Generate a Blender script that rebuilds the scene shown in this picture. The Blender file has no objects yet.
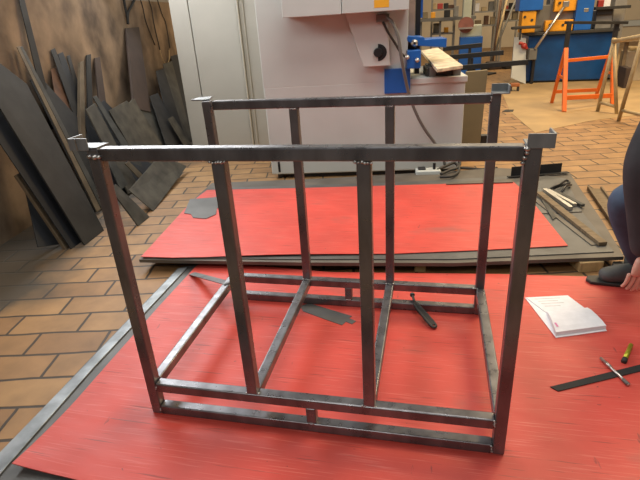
import bpy, bmesh, math, random
from mathutils import Vector, Matrix
random.seed(7)
C = bpy.context.scene.collection
V = Vector
PI = math.pi

# ------------------------------------------------------------------ camera numbers (survey of the place from the photo)
CAM = V((0.949, -1.1905, 1.2778)); YAW, PITCH, ROLL, FPX = -0.2381, 0.4283, -0.0652, 491.12
cy, sy, cp, sp = math.cos(YAW), math.sin(YAW), math.cos(PITCH), math.sin(PITCH)
FWD = V((sy*cp, cy*cp, -sp)); _r = V((cy, -sy, 0)); _u = _r.cross(FWD)
RIGHT = math.cos(ROLL)*_r + math.sin(ROLL)*_u
UP = -math.sin(ROLL)*_r + math.cos(ROLL)*_u
def on(px, py, P0, N):
    d = FWD + RIGHT*((px-320)/FPX) + UP*((240-py)/FPX)
    N = V(N); return CAM + d*((V(P0)-CAM).dot(N)/d.dot(N))
def at(px, py, z=None, Y=None):
    if z is not None: return on(px, py, (0, 0, z), (0, 0, 1))
    return on(px, py, (0, Y, 0), (0, 1, 0))
ZF = -0.03                                   # the tiled floor; z = 0 is the top of the red sheet in front

# ------------------------------------------------------------------ materials
MATS = {}
def mat(name, col, rough=.6, metal=0., var=.25, scale=8., dark=None, bump=0., stretch=(1, 1, 1), spec=.5, emit=None):
    m = bpy.data.materials.new(name); m.use_nodes = True
    nt = m.node_tree; b = nt.nodes['Principled BSDF']
    b.inputs['Roughness'].default_value = rough; b.inputs['Metallic'].default_value = metal
    b.inputs['Specular IOR Level'].default_value = spec
    tc = nt.nodes.new('ShaderNodeTexCoord'); mp = nt.nodes.new('ShaderNodeMapping')
    mp.inputs['Scale'].default_value = stretch
    nt.links.new(tc.outputs['Object'], mp.inputs['Vector'])
    n = nt.nodes.new('ShaderNodeTexNoise'); n.inputs['Scale'].default_value = scale; n.inputs['Detail'].default_value = 6
    nt.links.new(mp.outputs['Vector'], n.inputs['Vector'])
    r = nt.nodes.new('ShaderNodeValToRGB')
    a = dark if dark else tuple(c*(1-var) for c in col)
    bb = tuple(min(1, c*(1+var*.6)) for c in col)
    r.color_ramp.elements[0].position = .32; r.color_ramp.elements[1].position = .68
    r.color_ramp.elements[0].color = (*a, 1); r.color_ramp.elements[1].color = (*bb, 1)
    nt.links.new(n.outputs['Fac'], r.inputs['Fac']); nt.links.new(r.outputs['Color'], b.inputs['Base Color'])
    if bump:
        bp = nt.nodes.new('ShaderNodeBump'); bp.inputs['Strength'].default_value = bump; bp.inputs['Distance'].default_value = .01
        nt.links.new(n.outputs['Fac'], bp.inputs['Height']); nt.links.new(bp.outputs['Normal'], b.inputs['Normal'])
    MATS[name] = m; return m

def red_mat():
    m = mat('red_paint', (.58, .064, .046), .5, 0, .14, 3.5)
    nt = m.node_tree; b = nt.nodes['Principled BSDF']; L = nt.links
    tc = nt.nodes.new('ShaderNodeTexCoord')
    def noise(scale, st, rot, lo, hi, detail=5):
        mp = nt.nodes.new('ShaderNodeMapping'); mp.inputs['Scale'].default_value = st; mp.inputs['Rotation'].default_value = (0, 0, rot)
        L.new(tc.outputs['Object'], mp.inputs['Vector'])
        n = nt.nodes.new('ShaderNodeTexNoise'); n.inputs['Scale'].default_value = scale; n.inputs['Detail'].default_value = detail
        L.new(mp.outputs['Vector'], n.inputs['Vector'])
        r = nt.nodes.new('ShaderNodeMapRange'); r.inputs['From Min'].default_value = lo; r.inputs['From Max'].default_value = hi
        L.new(n.outputs['Fac'], r.inputs['Value']); return r.outputs['Result']
    def mix(fac, a, col, k=1.):
        mu = nt.nodes.new('ShaderNodeMath'); mu.operation = 'MULTIPLY'; mu.inputs[1].default_value = k; L.new(fac, mu.inputs[0])
        x = nt.nodes.new('ShaderNodeMix'); x.data_type = 'RGBA'
        L.new(mu.outputs[0], x.inputs['Factor']); L.new(a, x.inputs['A']); x.inputs['B'].default_value = (*col, 1)
        return x.outputs['Result']
    ramp = [n for n in nt.nodes if n.type == 'VALTORGB'][0]
    c = ramp.outputs['Color']
    c = mix(noise(1., (5, 160, 1), -.07, .56, .72, 8), c, (.72, .24, .2), .5)         # fine pale scuffs along the sheet
    c = mix(noise(1., (4, 90, 1), -.05, .63, .68, 8), c, (.16, .03, .025), .6)       # dark long scratches
    c = mix(noise(1., (30, 7, 1), .6, .70, .74, 6), c, (.10, .03, .03), .6)          # short cross scratches
    c = mix(noise(1.9, (1, 2.2, 1), .5, .60, .72, 9), c, (.24, .10, .085), .5)       # worn grey patches
    c = mix(noise(34, (1, 1.6, 1), .3, .72, .75), c, (.05, .025, .025), .85)         # specks
    L.new(c, b.inputs['Base Color'])
    L.new(noise(1., (5, 30, 1), 0, .3, .7), b.inputs['Roughness'])
    r = nt.nodes.new('ShaderNodeMapRange'); r.inputs['To Min'].default_value = .44; r.inputs['To Max'].default_value = .54
    L.new(noise(1., (5, 30, 1), 0, .3, .7), r.inputs['Value']); L.new(r.outputs['Result'], b.inputs['Roughness'])
    return m

def tile_mat():
    m = bpy.data.materials.new('clay_tiles'); m.use_nodes = True; nt = m.node_tree; L = nt.links; b = nt.nodes['Principled BSDF']
    tc = nt.nodes.new('ShaderNodeTexCoord'); mp = nt.nodes.new('ShaderNodeMapping')
    mp.inputs['Rotation'].default_value = (0, 0, -math.radians(12)); mp.inputs['Location'].default_value = (.05, .06, 0)
    L.new(tc.outputs['Object'], mp.inputs['Vector'])
    br = nt.nodes.new('ShaderNodeTexBrick'); br.inputs['Scale'].default_value = 1
    br.inputs['Brick Width'].default_value = .34; br.inputs['Row Height'].default_value = .166
    br.inputs['Mortar Size'].default_value = .008; br.inputs['Mortar Smooth'].default_value = .3
    br.inputs['Color1'].default_value = (.28, .15, .06, 1); br.inputs['Color2'].default_value = (.365, .21, .085, 1)
    br.inputs['Mortar'].default_value = (.05, .035, .022, 1); br.inputs['Bias'].default_value = 0.
    # slightly crooked joints
    n0 = nt.nodes.new('ShaderNodeTexNoise'); n0.inputs['Scale'].default_value = 5
    L.new(mp.outputs['Vector'], n0.inputs['Vector'])
    vm = nt.nodes.new('ShaderNodeVectorMath'); vm.operation = 'MULTIPLY_ADD'; vm.inputs[1].default_value = (.02, .02, 0)
    L.new(n0.outputs['Color'], vm.inputs[0]); L.new(mp.outputs['Vector'], vm.inputs[2]); L.new(vm.outputs[0], br.inputs['Vector'])
    n = nt.nodes.new('ShaderNodeTexNoise'); n.inputs['Scale'].default_value = 7; n.inputs['Detail'].default_value = 8
    L.new(tc.outputs['Object'], n.inputs['Vector'])
    r = nt.nodes.new('ShaderNodeMapRange'); r.inputs['From Min'].default_value = .3; r.inputs['From Max'].default_value = .7
    r.inputs['To Min'].default_value = .72; r.inputs['To Max'].default_value = 1.1; L.new(n.outputs['Fac'], r.inputs['Value'])
    x = nt.nodes.new('ShaderNodeVectorMath'); x.operation = 'SCALE'
    L.new(br.outputs['Color'], x.inputs[0]); L.new(r.outputs['Result'], x.inputs['Scale'])
    # tiles darker towards the foot of the left wall, edge broken by noise
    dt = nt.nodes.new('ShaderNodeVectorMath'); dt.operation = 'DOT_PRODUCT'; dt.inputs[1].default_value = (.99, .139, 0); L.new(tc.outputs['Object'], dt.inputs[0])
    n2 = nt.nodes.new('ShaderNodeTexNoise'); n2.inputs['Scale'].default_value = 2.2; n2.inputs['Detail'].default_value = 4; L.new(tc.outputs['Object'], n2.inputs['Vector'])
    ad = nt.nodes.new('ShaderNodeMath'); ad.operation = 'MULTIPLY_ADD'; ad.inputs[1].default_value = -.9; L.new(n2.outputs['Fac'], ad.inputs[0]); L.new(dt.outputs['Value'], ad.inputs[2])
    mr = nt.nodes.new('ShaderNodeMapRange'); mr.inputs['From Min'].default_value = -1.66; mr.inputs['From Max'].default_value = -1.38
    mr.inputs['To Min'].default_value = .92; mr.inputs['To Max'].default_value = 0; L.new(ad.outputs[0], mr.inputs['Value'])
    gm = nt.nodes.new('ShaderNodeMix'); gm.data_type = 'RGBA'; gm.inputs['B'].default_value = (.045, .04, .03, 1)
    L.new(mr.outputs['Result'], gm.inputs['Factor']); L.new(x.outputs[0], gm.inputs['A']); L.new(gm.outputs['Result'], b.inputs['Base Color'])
    bp = nt.nodes.new('ShaderNodeBump'); bp.inputs['Strength'].default_value = .5; bp.inputs['Distance'].default_value = .006; bp.invert = True
    L.new(br.outputs['Fac'], bp.inputs['Height']); L.new(bp.outputs['Normal'], b.inputs['Normal'])
    b.inputs['Roughness'].default_value = .55
    return m

def steel_mat(name, col, dark, rough, metal=.75):
    m = mat(name, col, rough, metal, .3, 14., dark, .02, (1, 1, .35))
    nt = m.node_tree; b = nt.nodes['Principled BSDF']
    n = nt.nodes.new('ShaderNodeTexNoise'); n.inputs['Scale'].default_value = 30
    tc = [q for q in nt.nodes if q.type == 'TEX_COORD'][0]; nt.links.new(tc.outputs['Object'], n.inputs['Vector'])
    r = nt.nodes.new('ShaderNodeMapRange'); r.inputs['From Min'].default_value = .3; r.inputs['From Max'].default_value = .7
    r.inputs['To Min'].default_value = rough-.05; r.inputs['To Max'].default_value = rough+.07
    nt.links.new(n.outputs['Fac'], r.inputs['Value']); nt.links.new(r.outputs['Result'], b.inputs['Roughness'])
    return m

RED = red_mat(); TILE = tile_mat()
STEEL = steel_mat('raw_steel', (.185, .185, .195), (.115, .11, .115), .30, .75)
WELD = mat('weld', (.55, .54, .52), .3, .9, .4, 60)
BRACK = steel_mat('bracket_steel', (.23, .245, .25), (.15, .16, .165), .4, .45)
PLATE = mat('plate_grey', (.125, .125, .12), .5, .35, .25, 5, None, .03)
PLATE2 = mat('plate_brown_grey', (.13, .115, .095), .6, .2, .3, 4)
STRIP = mat('strip_bright', (.25, .27, .28), .42, .5, .5, 9)
DARKS = mat('scrap_dark', (.018, .0175, .0165), .7, 0, .45, 7)
DARKB = mat('scrap_black_blue', (.007, .009, .013), .6, 0, .3, 5)  # also colours the sheets that stand in for shaded gaps
GREYS = mat('scrap_grey', (.055, .054, .047), .62, .05, .45, 9)
OLIVE = mat('scrap_olive', (.066, .058, .043), .65, 0, .5, 9)
TANS = mat('scrap_tan', (.13, .098, .06), .65, .1, .35, 8)
RUST = mat('rust_brown', (.11, .055, .03), .75, 0, .4, 9)
BROWNP = mat('brown_plank', (.05, .032, .024), .65, 0, .25, 6)
WALLM = mat('dirty_wall', (.235, .165, .105), .85, 0, .5, 3.2, (.065, .044, .028), .5, (1, 1, .8))
CREAM = mat('cream_wall', (.62, .52, .37), .8, 0, .08, 2)
CONC = mat('concrete', (.37, .25, .115), .6, 0, .18, 3)
WHITE = mat('machine_white', (.55, .575, .545), .42, 0, .05, 3)
BEIGE = mat('machine_beige', (.43, .415, .365), .45, 0, .06, 3)
BEIGED = mat('machine_seam', (.20, .19, .17), .5, 0, .1, 3)
BLUE = mat('machine_blue', (.012, .11, .42), .35, 0, .15, 3)
BLUE2 = mat('ironworker_blue', (.006, .06, .20), .3, .1, .3, 3)
ORANGE = mat('orange_paint', (.75, .15, .015), .45, 0, .12, 5)
YELLOW = mat('yellow_orange', (.75, .33, .015), .5, 0, .2, 5)
STICK = mat('orange_sticker', (.85, .42, .02), .5, 0, .05, 3)
BLACK = mat('black_plastic', (.012, .012, .014), .4, 0, .2, 4)
RUBBER = mat('dark_rubber', (.03, .028, .026), .6, 0, .2, 6)
GREYC = mat('grey_cable', (.14, .135, .12), .5, 0, .15, 6)
CHROME = mat('bright_steel', (.62, .60, .55), .28, .9, .2, 8)
WOOD = mat('pine_wood', (.52, .36, .17), .7, 0, .3, 12, None, .1, (1, 8, 1))
WOODD = mat('old_wood', (.19, .135, .075), .75, 0, .35, 10, None, .1, (1, 6, 1))
TANT = mat('tan_paint', (.42, .31, .16), .55, 0, .25, 8)
OLIVEB = mat('olive_board', (.20, .155, .085), .6, 0, .2, 3)
PAPER = mat('white_paper', (.78, .77, .79), .7, 0, .06, 30)
PINK = mat('pink_mark', (.75, .25, .45), .7, 0, .1, 10)
BRASS = mat('green_brass', (.45, .42, .03), .3, .5, .3, 10)
GREY_ = mat('mid_grey', (.22, .21, .19), .6, 0, .2, 5)
LGREEN = mat('pale_green', (.42, .45, .36), .5, 0, .1, 5)
DISC = mat('red_brown_disc', (.22, .08, .06), .7, 0, .2, 10)
REDP = mat('red_handle', (.35, .03, .02), .45, 0, .2, 5)
SKIN = mat('skin', (.62, .34, .26), .5, 0, .08, 6)
JACKET = mat('dark_jacket', (.035, .035, .04), .85, 0, .3, 9, None, .2)
JEANS = mat('blue_jeans', (.045, .07, .115), .85, 0, .45, 7, None, .2)
SHOEM = mat('grey_shoe', (.085, .09, .09), .7, 0, .2, 9)
HAIR = mat('brown_hair', (.04, .025, .015), .7, 0, .3, 25)
EYEM = mat('eye_white', (.8, .8, .78), .3, 0, .02, 5)

# ------------------------------------------------------------------ builders
def obj(name, bm, m, parent=None, smooth=False, bevel=0, recenter=True):
    me = bpy.data.meshes.new(name)
    bmesh.ops.recalc_face_normals(bm, faces=bm.faces)
    if recenter:
        xs = [v.co for v in bm.verts]
        c = V(((min(p.x for p in xs)+max(p.x for p in xs))/2, (min(p.y for p in xs)+max(p.y for p in xs))/2, min(p.z for p in xs)))
    else: c = V((0, 0, 0))
    bmesh.ops.translate(bm, verts=bm.verts, vec=-c)
    bm.to_mesh(me); bm.free()
    me.materials.append(m)
    if smooth: me.polygons.foreach_set('use_smooth', [True]*len(me.polygons))
    o = bpy.data.objects.new(name, me); C.objects.link(o)
    if parent is not None:
        o.parent = parent; o.location = c - WL[parent.name]
    else: o.location = c
    WL[o.name] = c
    if bevel:
        b = o.modifiers.new('bevel', 'BEVEL'); b.width = bevel; b.segments = 3; b.limit_method = 'ANGLE'
    return o
WL = {}
def thing(name, label, cat, loc, group=None):
    o = bpy.data.objects.new(name, None); C.objects.link(o); o.location = loc; o.empty_display_size = .05
    WL[o.name] = V(loc); return tag(o, label, cat, group)
def tag(o, label, cat, group=None):
    o['label'] = label; o['category'] = cat
    if group: o['group'] = group
    return o
def struct(o): o['kind'] = 'structure'; return o

def addbox(bm, c, s, rz=0., M=None):
    mtx = Matrix.Translation(V(c)) @ (M if M else Matrix.Rotation(rz, 4, 'Z')) @ Matrix.Diagonal((*s, 1))
    bmesh.ops.create_cube(bm, size=1, matrix=mtx); return bm
def box(c, s, rz=0., M=None): return addbox(bmesh.new(), c, s, rz, M)
def b2(x0, y0, z0, x1, y1, z1): return box(((x0+x1)/2, (y0+y1)/2, (z0+z1)/2), (abs(x1-x0), abs(y1-y0), abs(z1-z0)))
def addbar(bm, a, b, w, h, up=(0, 0, 1)):
    a, b = V(a), V(b); d = (b-a).normalized(); s = d.cross(V(up))
    if s.length < 1e-3: s = d.cross(V((0, 0, 1)) if abs(d.z) < .9 else V((0, 1, 0)))
    s.normalize(); u = s.cross(d)
    M = Matrix((( d.x, s.x, u.x, 0), (d.y, s.y, u.y, 0), (d.z, s.z, u.z, 0), (0, 0, 0, 1)))
    return addbox(bm, (a+b)/2, ((b-a).length, w, h), M=M)
def bar(a, b, w, h, up=(0, 0, 1)): return addbar(bmesh.new(), a, b, w, h, up)
def addcyl(bm, a, b, r, r2=None, n=16):
    a, b = V(a), V(b); q = (b-a).to_track_quat('Z', 'Y')
    bmesh.ops.create_cone(bm, cap_ends=True, segments=n, radius1=r, radius2=r if r2 is None else r2, depth=(b-a).length,
                          matrix=Matrix.Translation((a+b)/2) @ q.to_matrix().to_4x4()); return bm
def cyl(a, b, r, r2=None, n=16): return addcyl(bmesh.new(), a, b, r, r2, n)
def addball(bm, c, r, s=(1, 1, 1), n=12):
    bmesh.ops.create_uvsphere(bm, u_segments=n, v_segments=max(6, n//2+2), radius=r, matrix=Matrix.Translation(V(c)) @ Matrix.Diagonal((*s, 1))); return bm
def addprism(bm, pts, vec):
    pts = [V(p) for p in pts]; vec = V(vec)
    a = [bm.verts.new(p) for p in pts]; b = [bm.verts.new(p+vec) for p in pts]; n = len(pts)
    bm.faces.new(a); bm.faces.new(b[::-1])
    for i in range(n): bm.faces.new((a[i], a[(i+1) % n], b[(i+1) % n], b[i]))
    return bm
def prism(pts, vec): return addprism(bmesh.new(), pts, vec)
def flat(pix, z, t):                       # plate lying at height z (its top), thickness t, outline surveyed on that height
    return prism([at(x, y, z=z) for x, y in pix], (0, 0, -t))
def tube(pts, r, n=8, closed=False):
    """Smooth round tube through points (Catmull-Rom)."""
    P = [V(p) for p in pts]; Q = []
    m = len(P); segs = m if closed else m-1
    for i in range(segs):
        p0, p1, p2, p3 = (P[(i-1) % m] if closed or i > 0 else P[0]), P[i % m], P[(i+1) % m], (P[(i+2) % m] if closed or i+2 < m else P[-1])
        for k in range(6):
            t = k/6; Q.append(.5*((2*p1)+(p2-p0)*t+(2*p0-5*p1+4*p2-p3)*t*t+(3*p1-p0-3*p2+p3)*t**3))
    if not closed: Q.append(P[-1])
    bm = bmesh.new(); rings = []
    up = V((.13, .21, .97))
    for i, p in enumerate(Q):
        d = (Q[(i+1) % len(Q)] - Q[i-1]) if closed else (Q[min(i+1, len(Q)-1)] - Q[max(i-1, 0)])
        d.normalize(); s = d.cross(up).normalized(); u = s.cross(d)
        rings.append([bm.verts.new(p + r*(math.cos(2*PI*k/n)*s + math.sin(2*PI*k/n)*u)) for k in range(n)])
    for i in range(len(rings) - (0 if closed else 1)):
        A, B = rings[i], rings[(i+1) % len(rings)]
        for k in range(n): bm.faces.new((A[k], A[(k+1) % n], B[(k+1) % n], B[k]))
    if not closed: bm.faces.new(rings[0]); bm.faces.new(rings[-1][::-1])
    return bm
def pbox(x0, y0, x1, y1, Y, depth):        # box whose front stands on the plane y = Y between two surveyed corners
    yc, xc = (y0+y1)/2, (x0+x1)/2
    l, r_, t, b = at(x0, yc, Y=Y), at(x1, yc, Y=Y), at(xc, y0, Y=Y), at(xc, y1, Y=Y)
    return b2(l.x, Y, b.z, r_.x, Y+depth, t.z)

# ------------------------------------------------------------------ the setting
bm = bmesh.new()
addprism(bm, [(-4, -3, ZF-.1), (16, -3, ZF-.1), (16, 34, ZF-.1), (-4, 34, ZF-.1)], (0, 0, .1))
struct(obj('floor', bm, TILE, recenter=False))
bm = prism([at(x, y, z=ZF) for x, y in ((502, 93), (510, 112), (535, 133), (590, 121), (648, 114), (660, 60), (600, 52), (520, 66))], (0, 0, .003))
struct(obj('floor_concrete', bm, CONC))
TW = math.radians(8); WD = V((-math.sin(TW), math.cos(TW), 0)); WN = V((math.cos(TW), math.sin(TW), 0)); WP = V((-1.93, 1.4, ZF))
a, b_ = WP - WD*4.2, WP + WD*6.5
def wallbit(k0, k1, z0, z1, t=.2, off=0.): return prism([WP+WD*k0+WN*off+V((0, 0, z0)), WP+WD*k1+WN*off+V((0, 0, z0)), WP+WD*k1+WN*off+V((0, 0, z1)), WP+WD*k0+WN*off+V((0, 0, z1))], -WN*t)
bm = wallbit(-4.2, 6.5, 0, 1.58); merge_bits = [(-4.2, 6.5, 3.03, 3.7), (-4.2, -1, 1.58, 3.03), (4.3, 6.5, 1.58, 3.03)]
for k in merge_bits:
    q = wallbit(*k); me_ = bpy.data.meshes.new('t'); q.to_mesh(me_); q.free(); bm.from_mesh(me_); bpy.data.meshes.remove(me_)
struct(obj('wall_left', bm, WALLM))
bm = bmesh.new()
for k0, k1, z0, z1 in [(-1, 4.3, 1.58, 1.77), (-1, 4.3, 2.98, 3.03)] + [(-1+i*5.25/6, -.95+i*5.25/6, 1.77, 2.98) for i in range(7)]:
    q = wallbit(k0, k1, z0, z1, .06, -.08); me_ = bpy.data.meshes.new('t'); q.to_mesh(me_); q.free(); bm.from_mesh(me_); bpy.data.meshes.remove(me_)
struct(obj('added_window_1', bm, GREY_))  # unseen frame bars, added around the main light on the left
struct(obj('wall_back', b2(-3, 17, ZF, 16, 17.2, 4.5), CREAM))
d1 = struct(obj('door_1', pbox(618, -40, 650, 26, 16.95, .045), WHITE, bevel=.01))
obj('door_panel', pbox(622, -30, 645, 20, 16.93, .02), CREAM, d1, bevel=.01)

# ------------------------------------------------------------------ front stack: steel plate, edge strips, red sheet
tag(obj('steel_plate', flat([(-30, 500), (-10, 464), (84, 365), (178, 268), (206, 262), (330, 273), (500, 275), (640, 279), (760, 286), (1050, 420), (700, 760), (0, 640)], -.0115, .018), PLATE),
    'dark grey steel plate under the front red sheet, its left rim showing beside the tiles', 'steel plate')
tag(obj('edge_strip', flat([(-12, 464), (84, 365.5), (178, 268.5), (188, 266.5), (92, 369), (-2, 476)], -.004, .007), STRIP, bevel=.002),
    'long bright worn steel strip along the left edge of the front red sheet', 'steel strip')
def warped(pix, z, t, lift):
    bm = bmesh.new(); P = [at(x, y, z=z) for x, y in pix]
    vs = [bm.verts.new(p) for p in P]; bm.faces.new(vs)
    bmesh.ops.triangulate(bm, faces=bm.faces)
    for _ in range(5): bmesh.ops.subdivide_edges(bm, edges=bm.edges, cuts=1, use_grid_fill=True)
    for v in bm.verts: v.co.z += lift(v.co)
    geo = bmesh.ops.extrude_face_region(bm, geom=bm.faces[:])
    bmesh.ops.translate(bm, verts=[g for g in geo['geom'] if isinstance(g, bmesh.types.BMVert)], vec=(0, 0, -t))
    return bm
corner = at(14, 468, z=0)
def lift1(p):
    d = (V((p.x, p.y, 0)) - corner).length
    return .022*max(0, 1-d/.32)**2
red1 = [(14, 468), (76, 400), (120, 350), (160, 305), (197, 265), (207, 261.5), (330, 272), (500, 274), (640, 278), (740, 282), (1000, 420), (690, 720), (150, 495), (63, 477)]
tag(obj('red_sheet', warped(red1, 0., .004, lift1), RED), 'scratched red painted sheet in front that the steel frame stands on', 'metal sheet')

# ------------------------------------------------------------------ the welded frame
W, D, H, T, G, M1, M2 = 1.2, .8255, .9755, .0372, .1377, .372, .7657
fr = thing('steel_stillage', 'welded square-tube steel stillage frame standing on the front red sheet', 'stillage', (W/2, D/2, 0))
def fpart(name, a, b, w=T, h=T, m=STEEL, up=(0, 1, 0)): return obj(name, bar(a, b, w, h, up), m, fr, bevel=.005)
t2 = T/2
YF, YB = t2, D-t2
posts = {'fl': ((t2-.008, YF), (t2, YF)), 'fr': ((W-t2+.004, YF), (W-t2, YF)), 'rl': ((t2, YB), (t2-.010, YB)), 'rr': ((W-t2, YB), (W-t2-.002, YB))}
for k, (p, q) in posts.items(): fpart('corner_post', (*p, 0), (*q, H))
for yy in (YF, YB):
    fpart('top_rail', (T, yy, H-t2), (W-T, yy, H-t2))
    fpart('lower_rail', (T-.006, yy, G-t2), (W-T+.003, yy, G-t2))
    fpart('base_rail', (T-.008, yy, t2), (W-T+.004, yy, t2))
    for m_ in (M1, M2): fpart('upright', (m_+t2, yy, G), (m_+t2, yy, H-T))
    fpart('spacer', (.589, yy, T), (.589, yy, G-T), .034, .034)
for xx in (t2-.006, M1+t2, M2+t2, W-t2+.002): fpart('cross_rail', (xx, T, G-t2), (xx, D-T, G-t2))
# nesting corner brackets
def bracket(name, cx, sx, yedge, syy):
    bm = bmesh.new()
    # base plate, end flange (along x) and side flange (along y)
    o = cx
    x0, x1 = (o-.048, o+.036) if sx < 0 else (o-.036, o+.022)
    ya, yb = (0.0, .058) if syy < 0 else (D-.058, D)
    addbox(bm, ((x0+x1)/2, (ya+yb)/2, H+.002), (x1-x0, yb-ya, .004))
    fx0, fx1 = (o-.048, o+.012) if sx < 0 else (o-.036, o+.024)
    yy = -.0025 if syy < 0 else D+.0025
    addbox(bm, ((fx0+fx1)/2, yy, H+.013), (fx1-fx0, .005, .034))
    xs = o-.048+.0025 if sx < 0 else o+.0225
    addbox(bm, (xs, (ya+yb)/2, H+.015), (.005, yb-ya, .030))
    return obj(name, bm, BRACK, fr, bevel=.001)
bracket('corner_bracket', 0, -1, 0, -1); obj('weld_bead', box((-.022, -.0055, H+.013), (.004, .002, .033)), WELD, fr); bracket('corner_bracket', W, 1, 0, -1); bracket('corner_bracket', W, 1, D, 1)
o = obj('corner_bracket', prism([(-.067, D-.01, H), (-.006, D-.022, H), (.016, D-.005, H), (-.002, D+.07, H), (-.06, D+.05, H)], (0, 0, .006)), BRACK, fr, bevel=.001)
o['label'] = 'bent flat corner bracket'
# weld beads
def weld(p, n=5, r=.006, ax=(1, 0, 0)):
    bm = bmesh.new(); p = V(p); ax = V(ax)
    for i in range(n):
        q = p + ax*((i-(n-1)/2)*r*1.25) + V([random.uniform(-.0015, .0015) for _ in range(3)])
        addball(bm, q, r*random.uniform(.55, .95), (1, 1, .8), 8)
    obj('weld_bead', bm, WELD, fr, smooth=True)
weld((T*.62, -.001, H-.022), 3, .012); weld((W-T, -.0005, H-.022), 4, .009, (.2, 0, 1))
for m_ in (M1, M2):
    weld((m_+t2, .0005, H-T-.002), 6, .0065); weld((m_+.002, .004, G+.001), 2, .005); weld((m_+T, .006, G+.001), 2, .005)
    weld((m_+t2, D-T, H-T-.001), 5, .0045); weld((m_+t2, D-T-.002, G+.001), 5, .0055)
weld((W-T+.002, -.0005, G-.012), 4, .005, (0, 0, 1)); weld((W-T+.002, -.0005, .022), 4, .005, (0, 0, 1))
weld((T-.006, .0005, G-.02), 3, .004, (0, 0, 1)); weld((T-.008, 0, .02), 3, .004, (0, 0, 1))
weld((W-T, D-T-.002, G), 3, .006); weld((T-.004, D-T-.002, G), 3, .006); weld((W-T, D-T, H-.02), 3, .005, (0, 0, 1))
weld((.589, .0015, T+.001), 4, .004); weld((.589, D-T, T+.001), 4, .004)

# ------------------------------------------------------------------ small things on the front sheet
def page_book():
    r = thing('open_booklet', 'white open booklet with curled pages lying on the red sheet right of the frame', 'booklet', at(566, 318, z=0))
    A, B, Cc, Dd = at(525, 298, z=.001), at(568, 296, z=.001), at(607, 331, z=.001), at(556, 338, z=.001)
    obj('back_cover', prism([A, B, Cc, Dd], (0, 0, .002)), PAPER, r)
    S1, S2 = at(546, 313.5, z=.001), at(585, 309.5, z=.001)       # the fold
    obj('far_page', prism([A+V((.004, -.004, .0022)), B+V((-.003, -.004, .0022)), S2+V((0, 0, .0022)), S1+V((0, 0, .0022))], (0, 0, .004)), PAPER, r)
    e = (Dd-S1); e2 = (Cc-S2); bm = bmesh.new(); prof = [(0, .005), (.08, .019), (.25, .026), (.5, .027), (.75, .025), (.93, .02)]
    up1 = [bm.verts.new(S1+e*s+V((0, 0, h))) for s, h in prof]; up2 = [bm.verts.new(S2+e2*s+V((0, 0, h))) for s, h in prof]
    lo1 = [bm.verts.new(S1+e*s*1.02+V((0, 0, .0025))) for s, h in prof]; lo2 = [bm.verts.new(S2+e2*s*1.02+V((0, 0, .0025))) for s, h in prof]
    for i in range(len(prof)-1):
        bm.faces.new((up1[i], up1[i+1], up2[i+1], up2[i])); bm.faces.new((lo1[i], lo2[i], lo2[i+1], lo1[i+1]))
        bm.faces.new((up1[i], lo1[i], lo1[i+1], up1[i+1])); bm.faces.new((up2[i], up2[i+1], lo2[i+1], lo2[i]))
    bm.faces.new((up1[0], up2[0], lo2[0], lo1[0])); bm.faces.new((up1[-1], lo1[-1], lo2[-1], up2[-1]))
    obj('near_pages', bm, PAPER, r)
    p = S1+e*.62+V((0, 0, .0272)); d = e2-e; xv = (S2-S1).normalized()
    obj('pink_mark', prism([p+xv*.006, p+xv*.014, p+xv*.018-e.normalized()*-.03, p+xv*.010-e.normalized()*-.03], (0, 0, .0006)), PINK, r)
    bm = bmesh.new()
    for i, (a, bq) in enumerate(((.15, .72), (.30, .6), (.45, .66), (.62, .5))):      # faint printed blocks on the far page
        q0 = A+(S1-A)*a; q1 = q0+(B-A)*(.15); q2 = q0+(B-A)*bq
        s = (S1-A)*.035
        addprism(bm, [q1+V((0, 0, .0063)), q2+V((0, 0, .0063)), q2+s+V((0, 0, .0063)), q1+s+V((0, 0, .0063))], (0, 0, .0003))
    obj('print', bm, mat('faint_print', (.55, .55, .55), .8, 0, .1, 20), r)
page_book()
a, b_ = at(553, 389.5, z=.0035), at(668, 361, z=.0035); dd = (b_-a).normalized(); ss = V((-dd.y, dd.x, 0))*.0155
tag(obj('flat_bar', prism([a+ss-V((0, 0, .0025)), a-ss*.8+dd*.012-V((0, 0, .0025)), b_-ss-V((0, 0, .0025)), b_+ss-V((0, 0, .0025))], (0, 0, .003)), DARKS),
    'dark flat steel ruler bar on the red sheet with a silver rod laid across it', 'steel bar')
r = thing('scriber_rod', 'short silver rod lying across the dark flat bar on the red sheet', 'rod', at(614, 372, z=.006))
a, b_ = at(600.5, 358.5, z=.006), at(629, 385, z=.0088); obj('shaft', cyl(a+V((0,0,.003)), b_, .0052), CHROME, r, True)
dd = (b_-a).normalized()
obj('collar', cyl(a+dd*.03+V((0,0,.003)), a+dd*.055+V((0,0,.003)), .0066), CHROME, r, True); obj('tip', cyl(b_-dd*.03, b_-dd*.002, .0066), GREYC, r, True)
r = thing('brass_punch', 'short yellow-green brass punch at the right edge of the red sheet', 'punch', at(627, 352, z=.008))
a, b_ = at(624.5, 360, z=.009), at(631, 345, z=.009); dd = (b_-a).normalized()
obj('body', cyl(a, b_, .0085), BRASS, r, True); obj('dark_end', cyl(a-dd*.012, a+dd*.008, .010), RUBBER, r, True)
tag(obj('scrap_strip', flat([(300, 306), (309, 303), (352, 316), (349, 318), (356, 321), (352, 324), (346, 321.5), (342, 325), (322, 318), (303, 311)], .0022, .002), PLATE),
    'ragged thin grey metal scrap strip on the red sheet inside the frame', 'metal scrap')
a, b_ = at(192, 273.5, z=.004), V((.024, .705, G+.004)); 
tag(obj('flat_strip', bar(a, b_, .038, .004), STRIP), 'grey flat strip propped from the red sheet onto the left cross rail', 'steel strip')
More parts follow.
